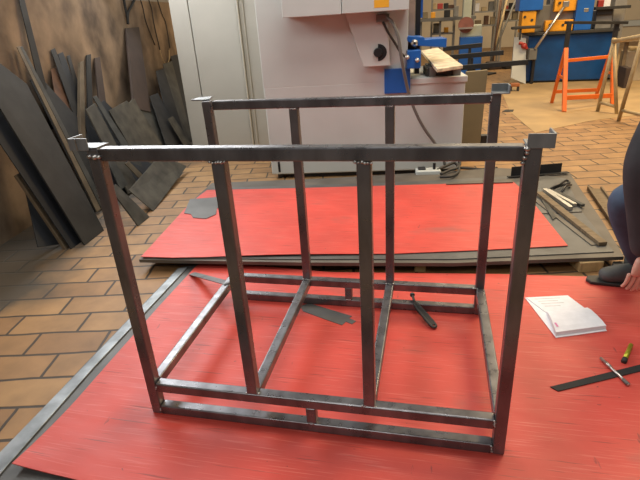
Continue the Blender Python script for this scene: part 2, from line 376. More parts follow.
r = thing('lever_tool', 'dark lever tool with ball end lying over the rear base rail', 'tool', (.95, .75, 0))
p0, p1, p2 = V((.886, .845, .040)), V((.902, .775, .046)), V((.992, .655, .010))
obj('ball_knob', addball(bmesh.new(), p0+V((0,0,.012)), .012), BLACK, r, True)
obj('stem', cyl(p0+V((0,0,.012)), p1, .006), RUBBER, r, True)
dd = (p2-p1).normalized(); ss = dd.cross(V((0, 0, 1))).normalized()
obj('loop_handle', tube([p1-dd*.005, p1+dd*.02+ss*.010, p1+dd*.08+ss*.012, p2-dd*.012+ss*.011, p2, p2-dd*.012-ss*.011, p1+dd*.08-ss*.012, p1+dd*.02-ss*.010], .006, 8, True), RUBBER, r, True)
obj('web', prism([p1+ss*.012, p2+ss*.012-dd*.012, p2-ss*.012-dd*.012, p1-ss*.012], (0, 0, .004)), DARKS, r)

# ------------------------------------------------------------------ rear stack on timber blocks
ZR = .065
tag(obj('steel_plate', flat([(139, 259.5), (300, 262.5), (455, 263), (624, 256.5), (603, 222), (569, 172), (500, 168), (330, 178), (212, 183), (196, 197)], ZR-.0165, .02), PLATE2),
    'brown-grey steel plate on timber blocks under the rear red sheet', 'steel plate')
tag(obj('steel_plate', flat([(150, 257.5), (300, 259), (455, 259), (614, 251.5), (583, 213), (380, 222), (200, 224)], ZR-.0105, .006), PLATE),
    'dark grey front plate of the rear stack, seen right of the rear red sheet', 'steel plate')
tag(obj('steel_plate', flat([(200, 222.5), (380, 220.5), (582, 211.5), (566, 178.5), (540, 174.5), (380, 183), (214, 188)], ZR-.0105, .006), PLATE),
    'dark grey back plate of the rear stack where the shiny offcuts lie', 'steel plate')
fl, frr = at(141, 257, z=ZR), at(300, 257, z=ZR)
def lift2(p):
    return .006*max(0, math.sin((p.x+.3)*3.1))*max(0, 1-(p.y-1.2)/.4) if p.y < 1.6 else 0
red2 = [(141, 256.5), (172, 257.5), (300, 255), (395, 253.5), (480, 250), (568, 245.5), (548, 221), (523, 190), (512, 180.5), (440, 184), (300, 188), (207, 190), (190, 203)]
tag(obj('red_sheet', warped(red2, ZR-.004, .003, lift2), RED), 'rear red painted sheet lying on the raised steel plates behind the frame', 'metal sheet')
tag(obj('scrap_plate', flat([(184, 213), (190, 199), (212, 197.5), (222, 196), (224, 205), (217, 208), (216, 214), (206, 218.5), (193, 217.5), (191, 214)], ZR+.0002, .003), PLATE),
    'ragged grey scrap plate on the left end of the rear red sheet', 'metal scrap')
for i, (px, py, w_, lab) in enumerate(((597, 268, .125, 'pine block under the right end of the rear stack, near the shoe'), (418, 268, .06, 'pine block under the middle of the rear stack, between the frame uprights'), (-1, 0, .09, ''))):
    if px < 0: continue
    p = at(px, py, Y=1.30 if i == 0 else 1.215)
    bm = box((p.x-(.05 if i == 0 else 0), p.y+.13, (ZF+ZR-.0365)/2), (w_, .24, ZR-.0365-ZF-.0005), .25 if i == 0 else .1)
    tag(obj('timber_block', bm, WOOD, bevel=.004), lab, 'timber block', 'timber blocks under the rear stack')
p = at(250, 262, z=ZF)
for px_, lab in ((520, 180), (230, 190)):
    pass
# angle iron, bars and offcuts on the rear plates
P1, P2 = at(511, 176.5, z=ZR-.004), at(561, 172.5, z=ZR-.004)
d_ = (P2-P1).normalized(); n_ = V((-d_.y, d_.x, 0))
bm = prism([P1, P2, P2+V((0, 0, .075)), P1+V((0, 0, .075))], n_*.006); addprism(bm, [P1-n_*.03-d_*.03, P2-n_*.03+d_*.05, P2+n_*.006+d_*.05, P1+n_*.006-d_*.03], (0, 0, .005))
tag(obj('angle_iron', bm, DARKS), 'dark angle iron standing at the back edge of the rear plates', 'angle iron')
tag(obj('flat_bar', flat([(446, 184), (449, 182.3), (513, 178.5), (513, 182)], ZR+.004, .0055), PLATE2), 'thin grey-brown flat bar on the back edge of the rear red sheet', 'steel bar')
def lath(a, b, w, h, m): return obj('lath', bar(a, b, w, h), m, bevel=.002)
zt = ZR-.0105+.012
tag(lath(at(539, 193, z=zt), at(603, 244, z=zt), .045, .022, WOODD), 'long brown wooden lath lying diagonally on the rear plates', 'wooden lath')
tag(obj('flat_bar', bar(at(537, 201, z=ZR-.0075), at(594, 245, z=ZR-.0075), .03, .005), PLATE2), 'narrow dark flat bar beside the wooden lath on the rear plates', 'steel bar')
for i, (x0, y0, x1, y1, m, lab) in enumerate(((544.5, 190, 571, 208.5, CHROME, 'front one of the shiny bar offcuts beside the wooden lath'), (548, 190.5, 575, 205, CHROME, 'middle shiny bar offcut beside the wooden lath'),
                                         (556, 192, 583, 205.5, GREYS, 'rear dull bar offcut of those beside the wooden lath'))):
    tag(obj('bar_offcut', bar(at(x0, y0, z=ZR+.0035), at(x1, y1, z=ZR+.0035), .028, .026 - .004*i), m, bevel=.002), lab, 'offcut', 'bar offcuts on the rear plates')
bm = tube([at(x, y, z=zz) for x, y, zz in ((548, 191, ZR), (553, 187, ZR+.02), (560, 184, ZR+.03), (566, 180.5, ZR+.02), (569, 183, ZR+.006), (560, 186, ZR+.012), (552, 190, ZR+.004), (560, 193, ZR), (566, 186, ZR+.03), (571, 185, ZR))], .009, 7)
tag(obj('webbing_strap', bm, BLACK, None, True), 'crumpled black strap behind the shiny offcuts on the rear plates', 'strap')
tag(obj('scrap_strip', flat([(541, 199), (546, 198), (556, 217), (553, 219.5)], ZR-.0015, .006), GREYS), 'small grey scrap strip on the rear plates beside the red sheet corner', 'metal scrap')
r = thing('rusty_rail', 'rusty brown channel lying along the right edge of the rear stack', 'steel channel', at(600, 220, z=ZF))
A, B = at(580, 187, z=ZF+.02), at(626, 250, z=ZF+.02); d_ = (B-A).normalized(); n_ = V((d_.y, -d_.x, 0))
n_ = n_ if n_.x > 0 else -n_
A += n_*.10; B += n_*.07
obj('web', bar(A-V((0, 0, .014)), B-V((0, 0, .014)), .10, .010), WOODD, r)
for s in (-1, 1): obj('flange', bar(A+n_*s*.044-V((0, 0, .005)), B+n_*s*.044-V((0, 0, .005)), .012, .028), WOODD, r, bevel=.002)

# ------------------------------------------------------------------ sheets leaning on the left wall
def lean(name, pix, b, tilt, t, m, lab, cat='metal sheet', group='steel offcuts leaning on the left wall'):
    a = math.radians(tilt); N = WN*math.cos(a)+V((0, 0, math.sin(a))); P0 = WP+WN*b
    pts = [on(x, y, P0, N) for x, y in pix]
    zmin = min(p.z for p in pts)
    if zmin < ZF+.001:
        for p in pts:
            if p.z < ZF+.001: p.z = ZF+.001
    tag(obj(name, prism(pts, -N*t), m, bevel=.0015), lab, cat, group)
L = lean
L('steel_plank', [(86, 248), (106, 237), (27, 84), (-4, 60), (-22, 72)], .62, 20, .012, DARKS, 'widest dark grey plank at far left, leaning across the wall')
L('dark_sheet', [(92, 245), (72, 251), (-10, 128), (-30, 70), (0, 70)], .555, 20.5, .008, DARKB, 'sheet just left of the widest dark plank, blue-black for the shade in the gap')  # shade of the narrow gap put into the sheet's colour
L('flat_bar', [(67, 253), (75, 250.5), (23, 171), (16, 175)], .515, 20.5, .02, TANS, 'tan-edged bar leaning left of the blue-black sheet', 'steel bar')
L('dark_sheet', [(66, 252), (38, 247), (27, 196), (20, 174)], .43, 20.5, .008, DARKB, 'black sheet standing in for the shaded gap under the tan-edged bar at far left')  # dark panel put in for the shadow of the gap
L('angle_iron', [(17, 47), (19.5, 46), (101, 209), (97, 212)], .44, 17, .006, TANS, 'long thin tan angle bar leaning right of the widest dark plank', 'angle iron')
L('angle_iron', [(20, 47), (22.5, 46), (106, 206), (102, 209)], .425, 17, .012, GREYS, 'long thin grey angle bar close against the tan one', 'angle iron')
L('dark_sheet', [(38, 74), (30, 80), (96, 215), (118, 205), (80, 120)], .37, 17, .006, DARKS, 'dark sheet behind the two long thin angle bars')
L('flat_bar', [(16, -14), (21, -15), (57, 128), (50, 130)], .17, 5, .008, DARKS, 'tall dark bar rising out of the picture at the upper left', 'steel bar')
L('rusty_plate', [(51, 69), (62, 66), (75, 135), (70, 152), (60, 128)], .345, 17, .006, RUST, 'rust-brown plate between the thin angle bars and the tan upright bar')
L('steel_strip', [(51, 50), (55, 48), (80, 112), (75, 118)], .335, 15, .006, DARKS, 'left one of the three dark strips over the rust-brown plate', 'steel strip')
L('steel_strip', [(58, 54), (63, 52), (84, 108), (79, 118)], .325, 15, .006, DARKB, 'middle one of the three dark strips beside the rust-brown plate', 'steel strip')
L('steel_strip', [(67, 56), (70, 55), (89, 118), (84, 120)], .325, 15, .006, DARKS, 'right one of the three dark strips, near the tan upright bar', 'steel strip')
L('steel_bar', [(80.5, 62), (84, 61), (86, 150), (80, 150)], .36, 14, .03, TANS, 'tan upright bar rising behind the front left corner bracket', 'steel bar')
L('steel_bar', [(87, 55), (91, 54), (93, 110), (88, 112)], .30, 14, .015, DARKS, 'dark upright bar right of the tan upright bar', 'steel bar')
L('steel_bar', [(95, 58), (100, 57), (107, 108), (100, 112)], .29, 14, .015, BROWNP, 'second dark upright bar right of the tan upright bar', 'steel bar')
L('dark_sheet', [(84, 120), (104, 100), (165, 160), (158, 212), (108, 216)], .40, 20, .006, DARKB, 'near-black backing sheet standing in for the shade behind the leaning strips')  # backing added to darken the shaded gap between the strips
L('steel_strip', [(86, 109.5), (95, 103), (139, 187), (129, 194)], .50, 20, .012, OLIVE, 'brown-grey strip leaning left of the two grey plates', 'steel strip')
L('steel_strip', [(93, 97), (96.5, 95.5), (150, 177), (143, 181)], .47, 20, .008, GREYS, 'narrow blue-grey strip between the brown-grey strip and the grey plates', 'steel strip')
L('steel_strip', [(106, 158), (112, 156), (128, 184), (121, 190)], .57, 20, .008, GREYS, 'short grey strip seen under the front top rail at left', 'steel strip')
L('steel_strip', [(125, 163.5), (129, 161), (143, 175), (139, 178)], .60, 20, .008, TANS, 'short tan strip above the olive plate near the floor', 'steel strip')
L('steel_plate', [(109, 110.5), (127, 100.5), (129, 103), (134, 97), (137, 104), (172, 160), (145, 172)], .435, 19, .01, OLIVE, 'large olive-grey plate with notched top, left of its grey-green neighbour', 'steel plate')
L('steel_plate', [(134.5, 101), (140, 105), (150, 102), (155, 105), (175, 150), (164, 158)], .43, 20.5, .008, GREYS, 'grey-green plate right of the olive plate with the notched top', 'steel plate')
L('wooden_plank', [(126, 28), (139, 27), (151, 112), (134, 108)], .395, 15.8, .02, BROWNP, 'dark brown wide plank standing behind the olive and grey-green plates', 'plank')
L('steel_plate', [(150, 96), (158, 93), (184, 144), (168, 150)], .50, 22, .008, DARKS, 'dark stepped plate left of the three tall dark strips', 'steel plate')
L('steel_strip', [(156, 71), (164, 68.5), (188, 146), (174, 148)], .46, 21, .006, DARKS, 'left and lowest one of the three tall dark strips beside the beige cabinet', 'steel strip')
L('steel_strip', [(163, 64), (172, 61), (193, 142), (181, 144)], .425, 20.5, .006, GREYS, 'middle one of the three tall dark strips beside the beige cabinet', 'steel strip')
L('steel_strip', [(171, 56), (179, 54), (199, 140), (189, 142)], .39, 20, .006, DARKB, 'right one of the three tall dark strips, touching the beige cabinet', 'steel strip')
L('steel_strip', [(168, 119), (173, 116), (193, 146), (187, 150)], .56, 22, .008, OLIVE, 'short olive strip low beside the beige cabinet', 'steel strip')
L('steel_plate', [(129, 190), (160, 155), (187, 166), (155, 217)], .835, 33, .008, OLIVE, 'olive-grey plate lying low at an angle beside the rear red sheet')
L('steel_strip', [(110, 188), (116, 184), (151, 222), (139, 227)], .865, 24, .012, GREYS, 'grey strip low on the tiles left of the olive-grey angled plate', 'steel strip')
# hooks and cables on the wall
def onwall(x, y, off): return on(x, y, WP+WN*off, WN)
r = thing('forked_hook', 'dark forked rod on the wall above the brown plank', 'hook', onwall(128, 24, .04))
obj('stem', tube([onwall(x, y, .03) for x, y in ((123, -6), (125, 6), (127, 16), (128, 24))], .014), DARKS, r, True)
obj('prong', tube([onwall(x, y, .03) for x, y in ((137, -6), (132, 5), (128, 13), (128, 24))], .014), DARKS, r, True)
for i, pts in enumerate((((139, -5), (143, 8), (146, 22), (155, 45)), ((147, -5), (152, 10), (154, 24), (160, 50)), ((156, -5), (162, 14), (166, 24), (170, 48)))):
    tag(obj('hanging_cable', tube([onwall(x, y, .012) for x, y in pts], .006), RUBBER, None, True), ('left', 'middle', 'right')[i]+' one of three thin dark cables hanging on the wall by the beige cabinet', 'cable', 'cables on the left wall')
tag(obj('string_loop', tube([onwall(x, y, .03) for x, y in ((160, 50), (162, 58), (166, 64), (169, 60), (169, 50))], .005), TANT, None, True), 'tan string loop hanging left of the beige cabinet', 'string')

# ------------------------------------------------------------------ machines behind
AM = math.radians(7); MD = V((math.cos(AM), math.sin(AM), 0)); MN = V((-math.sin(AM), math.cos(AM), 0))   # face direction / into the machine
MP = at(276, 176, z=.0)
def mf(px, py, off=0.):
    p = on(px, py, MP+MN*off, MN); return (p-MP).dot(MD), p.z
def mbox(u0, u1, z0, z1, v0, v1):
    c = MP+MD*((u0+u1)/2)+MN*((v0+v1)/2); return box((c.x, c.y, (z0+z1)/2), (abs(u1-u0), abs(v1-v0), abs(z1-z0)), AM)
def mp3(u, v, z): p = MP+MD*u+MN*v; return V((p.x, p.y, z))
ul = mf(264, 95)[0]; ur = mf(464, 110)[0]; um = mf(408, 45)[0]; zt_ = mf(430, 79)[1]
mc = thing('band_saw', 'large white and blue band saw machine behind the rear red sheet', 'machine', mp3((ul+ur)/2, .5, ZF))
zb = mf(360, 174)[1]
obj('base_cabinet', mbox(ul, ur, .012, zt_, 0, .9), WHITE, mc, bevel=.012)
obj('rear_column', mbox(ul, um, zt_-.01, 1.95, .0, .85), WHITE, mc, bevel=.006)
obj('plinth', mbox(ul+.15, ur-.05, ZF, .02, .05, .8), BLACK, mc)
obj('foot_slot', mbox(ul+.06, ul+.08, .035, .13, -.003, .03), BLACK, mc)
obj('foot', cyl(mp3(ul+.07, .06, ZF), mp3(ul+.07, .06, .02), .03), BLACK, mc)
obj('top_rim', mbox(um-.005, ur+.012, zt_-.035, zt_+.012, -.012, .9), WHITE, mc, bevel=.005)
VO = -.28
u0, z0 = mf(282.5, 19, VO); u1, _ = mf(342, 14.5, VO); u2, _ = mf(409, 8.5, VO)
z0 = mf(345, 14, VO)[1]
obj('control_box', mbox(u0, u1-.003, z0, z0+.42, VO, .0), WHITE, mc, bevel=.004)
o = obj('control_box', mbox(u1+.001, u2, z0+.002, z0+.42, VO-.008, .0), WHITE, mc, bevel=.004)
obj('sticker', mbox(mf(374, 3, VO)[0], mf(389, 3, VO)[0], mf(381, 7.5, VO)[1], mf(381, 7.5, VO)[1]+.05, VO-.0095, VO-.007), STICK, o)
q = [mf(x, y, -.12) for x, y in ((343, 8), (387, 8), (390, 65.5), (364, 67))]
hb = obj('knob_housing', prism([mp3(u, -.12, z) for u, z in q], MN*.125), WHITE, mc, bevel=.004)
u, z = mf(378, 52.5, -.12)
kb = obj('knob', cyl(mp3(u, -.15, z), mp3(u, -.118, z), .032, .036, 20), BLACK, hb, False, .003)
kd = mp3(u+.03, -.121, z)
bm = bmesh.new(); addprism(bm, [mp3(u+.012*math.cos(t_)+.0+.055*max(0, math.cos(t_))*1, -.124, z+.062*math.sin(t_)) for t_ in [PI*(-.5+k/10) for k in range(11)]], MN*.006)
obj('dial', bm, BLACK, hb)
obj('connector', mbox(mf(376, 17, -.1)[0], mf(389, 17, -.1)[0], mf(383, 22, -.14)[1], mf(383, 14, -.14)[1], -.16, -.12), GREYC, hb, bevel=.006)
ua, za = mf(384.5, 94, -.04); ub, zz = mf(410.5, 68, -.04)
obj('blue_cover', mbox(ua, ub, za, zz, -.04, .02), BLUE, mc, bevel=.004)
ua, za = mf(407, 69, -.1); ub, zz = mf(421, 50, -.1)
obj('blade_guide_block', mbox(ua, ub, za, zz, -.1, .3), BLUE, mc, bevel=.006)
ua, za = mf(406, 48, 0); ub, zz = mf(447, 36, 0)
bmA = prism([mp3(*(lambda g: (g[0], .0, g[1]))(mf(x, y, 0))) for x, y in ((406, 36), (424, 37), (425, 39.5), (447, 38), (446.5, 47.5), (418, 46), (406, 41))], MN*.28)
arm = obj('saw_arm', bmA, BLUE, mc, bevel=.006)
u, z = mf(414.5, 43, -.03); obj('clamp_screw', cyl(mp3(u, -.05, z), mp3(u, .02, z), .025), CHROME, arm, True)
obj('arm_trim', cyl(mp3(u, -.06, z), mp3(u, -.04, z), .011), RUBBER, arm, True)
for px, py in ((407, 57), (417, 60)):
    u, z = mf(px, py, -.12); obj('roller', cyl(mp3(u, -.16, z), mp3(u, -.10, z), .016), CHROME, mc, True)
bmT = prism([at(x, y, z=zt_+.12) for x, y in ((421, 50.5), (438, 47.5), (463, 65), (437, 69))], (0, 0, -.025))
obj('chip_tray', bmT, mat('dirty_tray', (.72, .62, .45), .6, .1, .4, 14), mc, bevel=.004)
ua, za = mf(424, 80, .05); ub, zz = mf(462, 69, .05)
obj('vice', mbox(ua+.02, ub-.03, zt_+.012, zt_+.075, .05, .35), RUBBER, mc, bevel=.006)
obj('vice_jaw', mbox(ua+.04, ua+.09, zt_+.012, zt_+.085, .03, .4), GREYC, mc, bevel=.004)
obj('vice_jaw', mbox(ub-.07, ub-.01, zt_+.012, zt_+.085, .03, .4), GREYC, mc, bevel=.004)
ua = mf(408.5, 20, .15)[0]; ub = mf(415, 20, .15)[0]
obj('guard_post', mbox(ua, ub, zt_+.1, 1.9, .15, .25), mat('pinkish_brown', (.30, .22, .18), .6), mc)
ua = mf(415.5, 20, .3)[0]; ub = mf(420.5, 20, .3)[0]
obj('saw_column', mbox(ua, ub, zt_, 1.9, .3, .4), BLACK, mc)
ub2 = mf(423, 10, .35)[0]; obj('blue_column', mbox(ub-.01, ub2, mf(420, 18, .35)[1], 1.9, .36, .5), BLUE, mc)
# hoses of the saw
tag(obj('grey_hose', tube([mp3(*(lambda g: (g[0], v, g[1]))(mf(x, y, v))) for x, y, v in ((386, 17, -.18), (392, 22, -.21), (398, 36, -.23), (401, 55, -.23), (404, 72, -.2), (409, 94, -.15), (416, 113, -.14), (424, 128, -.13), (434, 142, -.12), (441, 152, -.10), (445, 165, -.09))], .0125), GREYC, None, True),
    'grey hose hanging in front of the white band saw down to the floor', 'hose')
tag(obj('black_cable', tube([mp3(*(lambda g: (g[0], v, g[1]))(mf(x, y, v))) for x, y, v in ((383, 22, -.16), (388, 32, -.15), (395, 43, -.14), (401, 53, -.12), (406, 57, -.11))], .010), RUBBER, None, True),
    'short thick black cable from the control box to the blue blade guide', 'cable')
r = thing('foot_switch', 'pale foot switch housing on the floor under the band saw', 'foot switch', at(428, 170, z=ZR))
P = at(428, 168.5, z=ZR+.02); cz = ZR-.0365
cz = ZF
obj('housing', box((P.x, P.y, cz+.055), (.20, .10, .11), AM), WHITE, r, bevel=.012); obj('pedal', box((P.x-.05, P.y, cz+.115), (.06, .06, .015), AM), BLACK, r, bevel=.004)
obj('cable_gland', cyl((P.x+.05, P.y, cz+.105), (P.x+.05, P.y+.005, cz+.16), .012), BLACK, r)
for i, pts in enumerate((((437, 170), (446, 166), (455, 163), (459, 170), (452, 176), (440, 177)), ((441, 174), (450, 170), (457, 168), (460, 163), (456, 160)), ((460, 168), (470, 168.5), (482, 169.5), (497, 168)))):
    tag(obj('floor_cable', tube([at(x, y, z=ZR+(.01 if i < 2 else -.05)) for x, y in pts], .012), RUBBER, None, True),
        ('thick brown-black cable looped beside the foot switch', 'upper cable of the loop beside the foot switch', 'straight black cable on the tiles right of the foot switch')[i], 'cable', 'cables by the foot switch')

# beige cabinet left of the saw
BP = at(200, 150, z=ZF)
BD, BN = MD, MN
def bf(px, py, off=0.):
    p = on(px, py, BP+BN*off, BN); return (p-BP).dot(BD), p.z
def bbox(u0, u1, z0, z1, v0, v1):
    c = BP+BD*((u0+u1)/2)+BN*((v0+v1)/2); return box((c.x, c.y, (z0+z1)/2), (abs(u1-u0), abs(v1-v0), abs(z1-z0)), AM)
bc = thing('beige_cabinet', 'tall beige sheet-metal cabinet left of the band saw', 'cabinet', BP+BN*.3)
e0, e1, e2, e3, e4 = [bf(x, 40)[0] for x in (175, 193.5, 240.5, 249, 259)]
obj('carcass', bbox(e0+.01, e4+.25, ZF+.02, 2.2, .03, .7), BEIGED, bc)
obj('side_panel', bbox(e0, e1-.006, ZF+.03, 2.18, .0, .05), BEIGE, bc, bevel=.006)
obj('door', bbox(e1+.006, e2-.004, ZF+.03, 2.18, -.012, .05), BEIGE, bc, bevel=.008)
obj('corner_trim', bbox(e2+.004, e2+.022, ZF+.03, 2.18, -.05, .05), BEIGE, bc, bevel=.006)
obj('narrow_panel', bbox(e2+.026, e3-.02, ZF+.03, 2.18, -.015, .05), BEIGE, bc, bevel=.006)
obj('fixed_panel', bbox(e3-.018, e4+.25, ZF+.03, 2.18, .0, .05), BEIGE, bc, bevel=.004)
# olive board and roller track right of the saw
a = [at(x, y, Y=3.95) for x, y in ((466, 72), (488, 70), (480, 145), (458, 151))]
a[2].z = a[3].z = ZF+.001
tag(obj('standing_board', prism(a, (0, .06, 0)), OLIVEB, bevel=.004), 'olive-brown board standing upright at the right end of the band saw', 'board')
rt = thing('roller_track', 'dark three-rail material track running right from the band saw', 'material track', at(490, 100, z=ZF))
for (x0, y0, x1, y1, Y_) in ((443, 49, 482, 45, 4.9), (448, 57.5, 503.5, 52.5, 4.4), (458, 68, 528, 62, 4.1)):
    obj('rail', bar(at(x0, y0, Y=Y_), at(x1, y1, Y=Y_), .04, .045), DARKS, rt, bevel=.003)
for (x, y, Y_) in ((472, 56, 4.4), (470, 46.3, 4.9), (474, 66.5, 4.1)):
    p = at(x, y, Y=Y_); obj('leg', bar((p.x, p.y, ZF), (p.x, p.y, p.z-.02), .03, .03), DARKS, rt)

# blue pedestal grinder
gp = thing('pedestal_grinder', 'disc sander on a blue pedestal behind the material track', 'grinder', at(470, 78, z=ZF))
Yg = 9.2
o = pbox(459, 37, 481.5, 78, Yg, .4); obj('pedestal', o, BLUE, gp, bevel=.01)
obj('body', pbox(461, 25, 482, 37, Yg+.05, .3), LGREEN, gp, bevel=.02)
p = at(466, 25, Y=Yg-.05); obj('disc', cyl(p, p+V((0, .05, 0)), .14, None, 24), DISC, gp)
obj('work_rest', pbox(459, 27.5, 473, 29, Yg-.2, .18), CHROME, gp)
obj('dust_hood', pbox(463, -12, 472, 20, Yg+.15, .2), LGREEN, gp, bevel=.03)

# shelving far behind
def rack(lab, x0, x1, ys, Y, dep, m):
    r = thing('shelf_rack', lab, 'shelving', at((x0+x1)/2, 60, z=ZF)); r.location = (at((x0+x1)/2, 20, Y=Y).x, Y+dep/2, ZF); WL[r.name] = V(r.location)
    xa, xb = at(x0, 10, Y=Y).x, at(x1, 10, Y=Y).x
    for x in (xa, xb):
        for yy in (Y, Y+dep): obj('upright', b2(x-.02, yy-.02, ZF, x+.02, yy+.02, 1.7), m, r)
    for y in ys:
        z = at((x0+x1)/2, y, Y=Y).z; obj('shelf', b2(xa, Y, z-.03, xb, Y+dep, z), m, r)
    return xa, xb
SH = []
SH.append(rack('grey steel rack left of the disc sander, full of small parts', 432, 455, (9, 20, 33), 10.6, .5, GREY_))
SH.append(rack('grey steel rack right of the disc sander, full of stock', 474, 497, (-2, 11, 25), 11.5, .5, GREY_))
SH.append(rack('grey steel rack beside the blue ironworker with rods leaning on it', 503, 521, (-3, 9, 20), 11.5, .5, GREY_))
tag(obj('work_bench', pbox(419, 17.5, 476, 20.5, 9.9, .5), GREYC), 'grey bench top in front of the rack left of the disc sander', 'bench')
wb = bpy.data.objects['work_bench']
for px in (421, 440, 470):
    p = at(px, 30, Y=10.1); obj('leg', b2(p.x-.02, 10.05, ZF, p.x+.02, 10.09, at(px, 20.5, Y=9.95).z), GREYC, wb)
clut = [(434, 9, 10.7), (440, 9, 10.7), (446, 9, 10.7), (451, 9, 10.7), (425, 17.5, 10.1), (433, 17.5, 10.1), (447, 17.5, 10.1), (456, 17.5, 10.1), (436, 33, 10.7), (446, 33, 10.7),
        (477, 11, 11.6), (484, 11, 11.6), (491, 11, 11.6), (478, 25, 11.6), (486, 25, 11.6), (493, 25, 11.6), (506, 9, 11.6), (512, 9, 11.6), (507, 20, 11.6), (515, 20, 11.6)]
cm = [TANT, GREY_, RUST, PAPER, DARKS, WOODD, YELLOW, REDP, GREYC, OLIVEB]
cn = ['tan', 'grey', 'rusty', 'white', 'dark', 'brown', 'yellow', 'red', 'pale grey', 'olive']
seen = {}
for i, (px, py, Y_) in enumerate(clut):
    k = (i*7+i//3) % 10; p = at(px, py, Y=Y_); w_ = random.uniform(.09, .14); h_ = random.uniform(.07, .2)
    # stand on the shelf / bench below
    tops = [o for o in bpy.data.objects if (o.name.startswith('shelf') and o.type == 'MESH') or o.name == 'work_bench']
    where = 'bench in front of the left rack' if Y_ < 10.5 else ('rack left of the disc sander' if px < 470 else ('rack right of the disc sander' if px < 500 else 'rack beside the blue ironworker'))
    shelfn = '' if Y_ < 10.5 else {9: 'upper shelf of the ', 33: 'lowest shelf of the ', 11: 'middle shelf of the ', 25: 'lowest shelf of the ', 20: 'lowest shelf of the '}[py]
    cx_ = 447.5 if Y_ < 10.5 else (443.5 if px < 470 else (485.5 if px < 500 else 512))
    p.z = at(cx_, (py if Y_ > 10.5 else 17.5), Y=(9.9 if Y_ < 10.5 else Y_-.1)).z if Y_ > 10.5 else max(v.co.z for v in wb.data.vertices)+wb.location.z
    bm = b2(p.x-w_/2, Y_, p.z+.001, p.x+w_/2, Y_+.15, p.z+h_)
    row = [c for c in clut if c[1] == py and c[2] == Y_ and (c[0] < 470) == (px < 470) and (c[0] < 500) == (px < 500)]
    idx = [c[0] for c in row].index(px); o = obj('storage_box', bm, cm[k], bevel=.01)
    pos = {1: [''], 2: ['left ', 'right '], 3: ['left ', 'middle ', 'right '], 4: ['leftmost ', 'second ', 'third ', 'rightmost ']}[len(row)][idx]
    tag(o, f'{pos}box on the {shelfn}{where}, {cn[k]}', 'box', 'small boxes on the far shelves')
for i, (x0, y0, x1, y1) in enumerate(((499, 31, 509, -8), (503, 31, 518, -6), (497, 30, 502, -8))):
    a, b_ = at(x0, y0, Y=11.2), at(x1, y1, Y=11.35)
    d_ = (b_-a)/(b_.z-a.z); a2 = a - d_*(a.z-ZF-.02)
    tag(obj('steel_rod', cyl(a2, b_, .022), (TANT, GREYC, RUST)[i], None, True), ('tan rod leaning', 'grey rod leaning farthest right', 'rusty rod leaning farthest left')[i]+' on the rack beside the ironworker', 'rod', 'rods leaning on the far rack')
for i, (px, py, w_, h_, k) in enumerate(((484, 40, .26, .12, DARKS), (495.5, 41, .28, .16, BROWNP), (507.5, 44, .2, .12, DARKS), (489, 52, .3, .03, DARKS))):
    p = at(px, py, z=ZF); Yq = min(p.y, 10.8) - (.9 if i == 3 else 0); p = at(px, py, Y=Yq)
    bm = bmesh.new(); addbox(bm, (p.x, Yq, ZF+h_/2), (w_, .25, h_), .3*i); 
    tag(obj('scrap_piece', bm, k, bevel=.02), ('low dark scrap piece below the rack right of the disc sander', 'brown scrap piece on the floor below the leaning rods', 'dark scrap piece beside the white panel on the floor', 'flat dark scrap strip on the floor behind the track')[i], 'scrap', 'scrap on the far floor')

# ------------------------------------------------------------------ blue ironworker
Yi = 8.4
iw = thing('ironworker', 'blue and yellow ironworker punching machine on a dark blue cabinet at upper right', 'machine', (at(565, 85, Y=Yi).x, Yi+.4, ZF))
l, r_ = at(526.5, 60, Y=Yi).x, at(612, 55, Y=Yi).x; ztop = at(560, 34, Y=Yi).z
cab = obj('base_cabinet', b2(l, Yi, ZF+.03, r_, Yi+.8, ztop), BLUE2, iw, bevel=.015)
obj('plinth', b2(l+.03, Yi+.04, ZF, r_-.03, Yi+.76, ZF+.035), BLACK, iw)
obj('table_top', b2(l-.05, Yi-.08, ztop, r_+.03, Yi+.8, ztop+.045), RUBBER, iw, bevel=.006)
zt2 = ztop+.045
def ibox(name, x0, y0, x1, y1, off, dep, m, par=None, bev=.012, base=False):
    yc, xc = (y0+y1)/2, (x0+x1)/2; Y = Yi+off
    L_, R_, T_, B_ = at(x0, yc, Y=Y), at(x1, yc, Y=Y), at(xc, y0, Y=Y), at(xc, y1, Y=Y)
    return obj(name, b2(L_.x, Y, zt2 if base else B_.z, R_.x, Y+dep, T_.z), m, par or iw, bevel=bev)
ibox('punch_head', 521, -30, 545, 10.5, -.05, .5, BLUE)
ibox('punch_block', 522, 11, 536, 26, -.02, .35, YELLOW, base=True)
ibox('frame_block', 536, 5, 551, 26, .1, .3, GREYC, base=True)
pl = ibox('shear_plate', 545, 20, 573, 31, -.02, .25, YELLOW, base=True)
ibox('shear_guard', 556, -20, 578, 11, .0, .3, YELLOW)
ibox('shear_body', 550, -20, 580, 22, .12, .3, GREY_)
ibox('side_column', 578.5, -40, 596, 30, -.05, .45, BLUE, base=True)
ibox('notcher_block', 596, 10, 612, 30, .05, .35, GREY_, base=True)
ibox('notcher_jaw', 597, 9, 613, 15, .0, .06, RUBBER)
ibox('bolt_plate', 584, 8, 589, 12, -.06, .03, CHROME)
for x, y in ((525, 17), (532, 20), (550, 25), (563, 25), (568, 27), (560, 3), (567, 4)):
    p = at(x, y, Y=Yi-.03); obj('bolt', cyl(p, p+V((0, .06, 0)), .022, None, 8), RUBBER, iw)
ibox('support_arm', 596, 6, 631, 9, -.1, .12, DARKS, bev=.005)
ibox('notcher_column', 598, 0, 604, 10, .1, .1, REDP); ibox('cable_box', 604, -5, 611, 8, .1, .1, PAPER)
a, b_ = at(535, 49, Y=Yi-.22), at(566, 4, Y=Yi-.12)
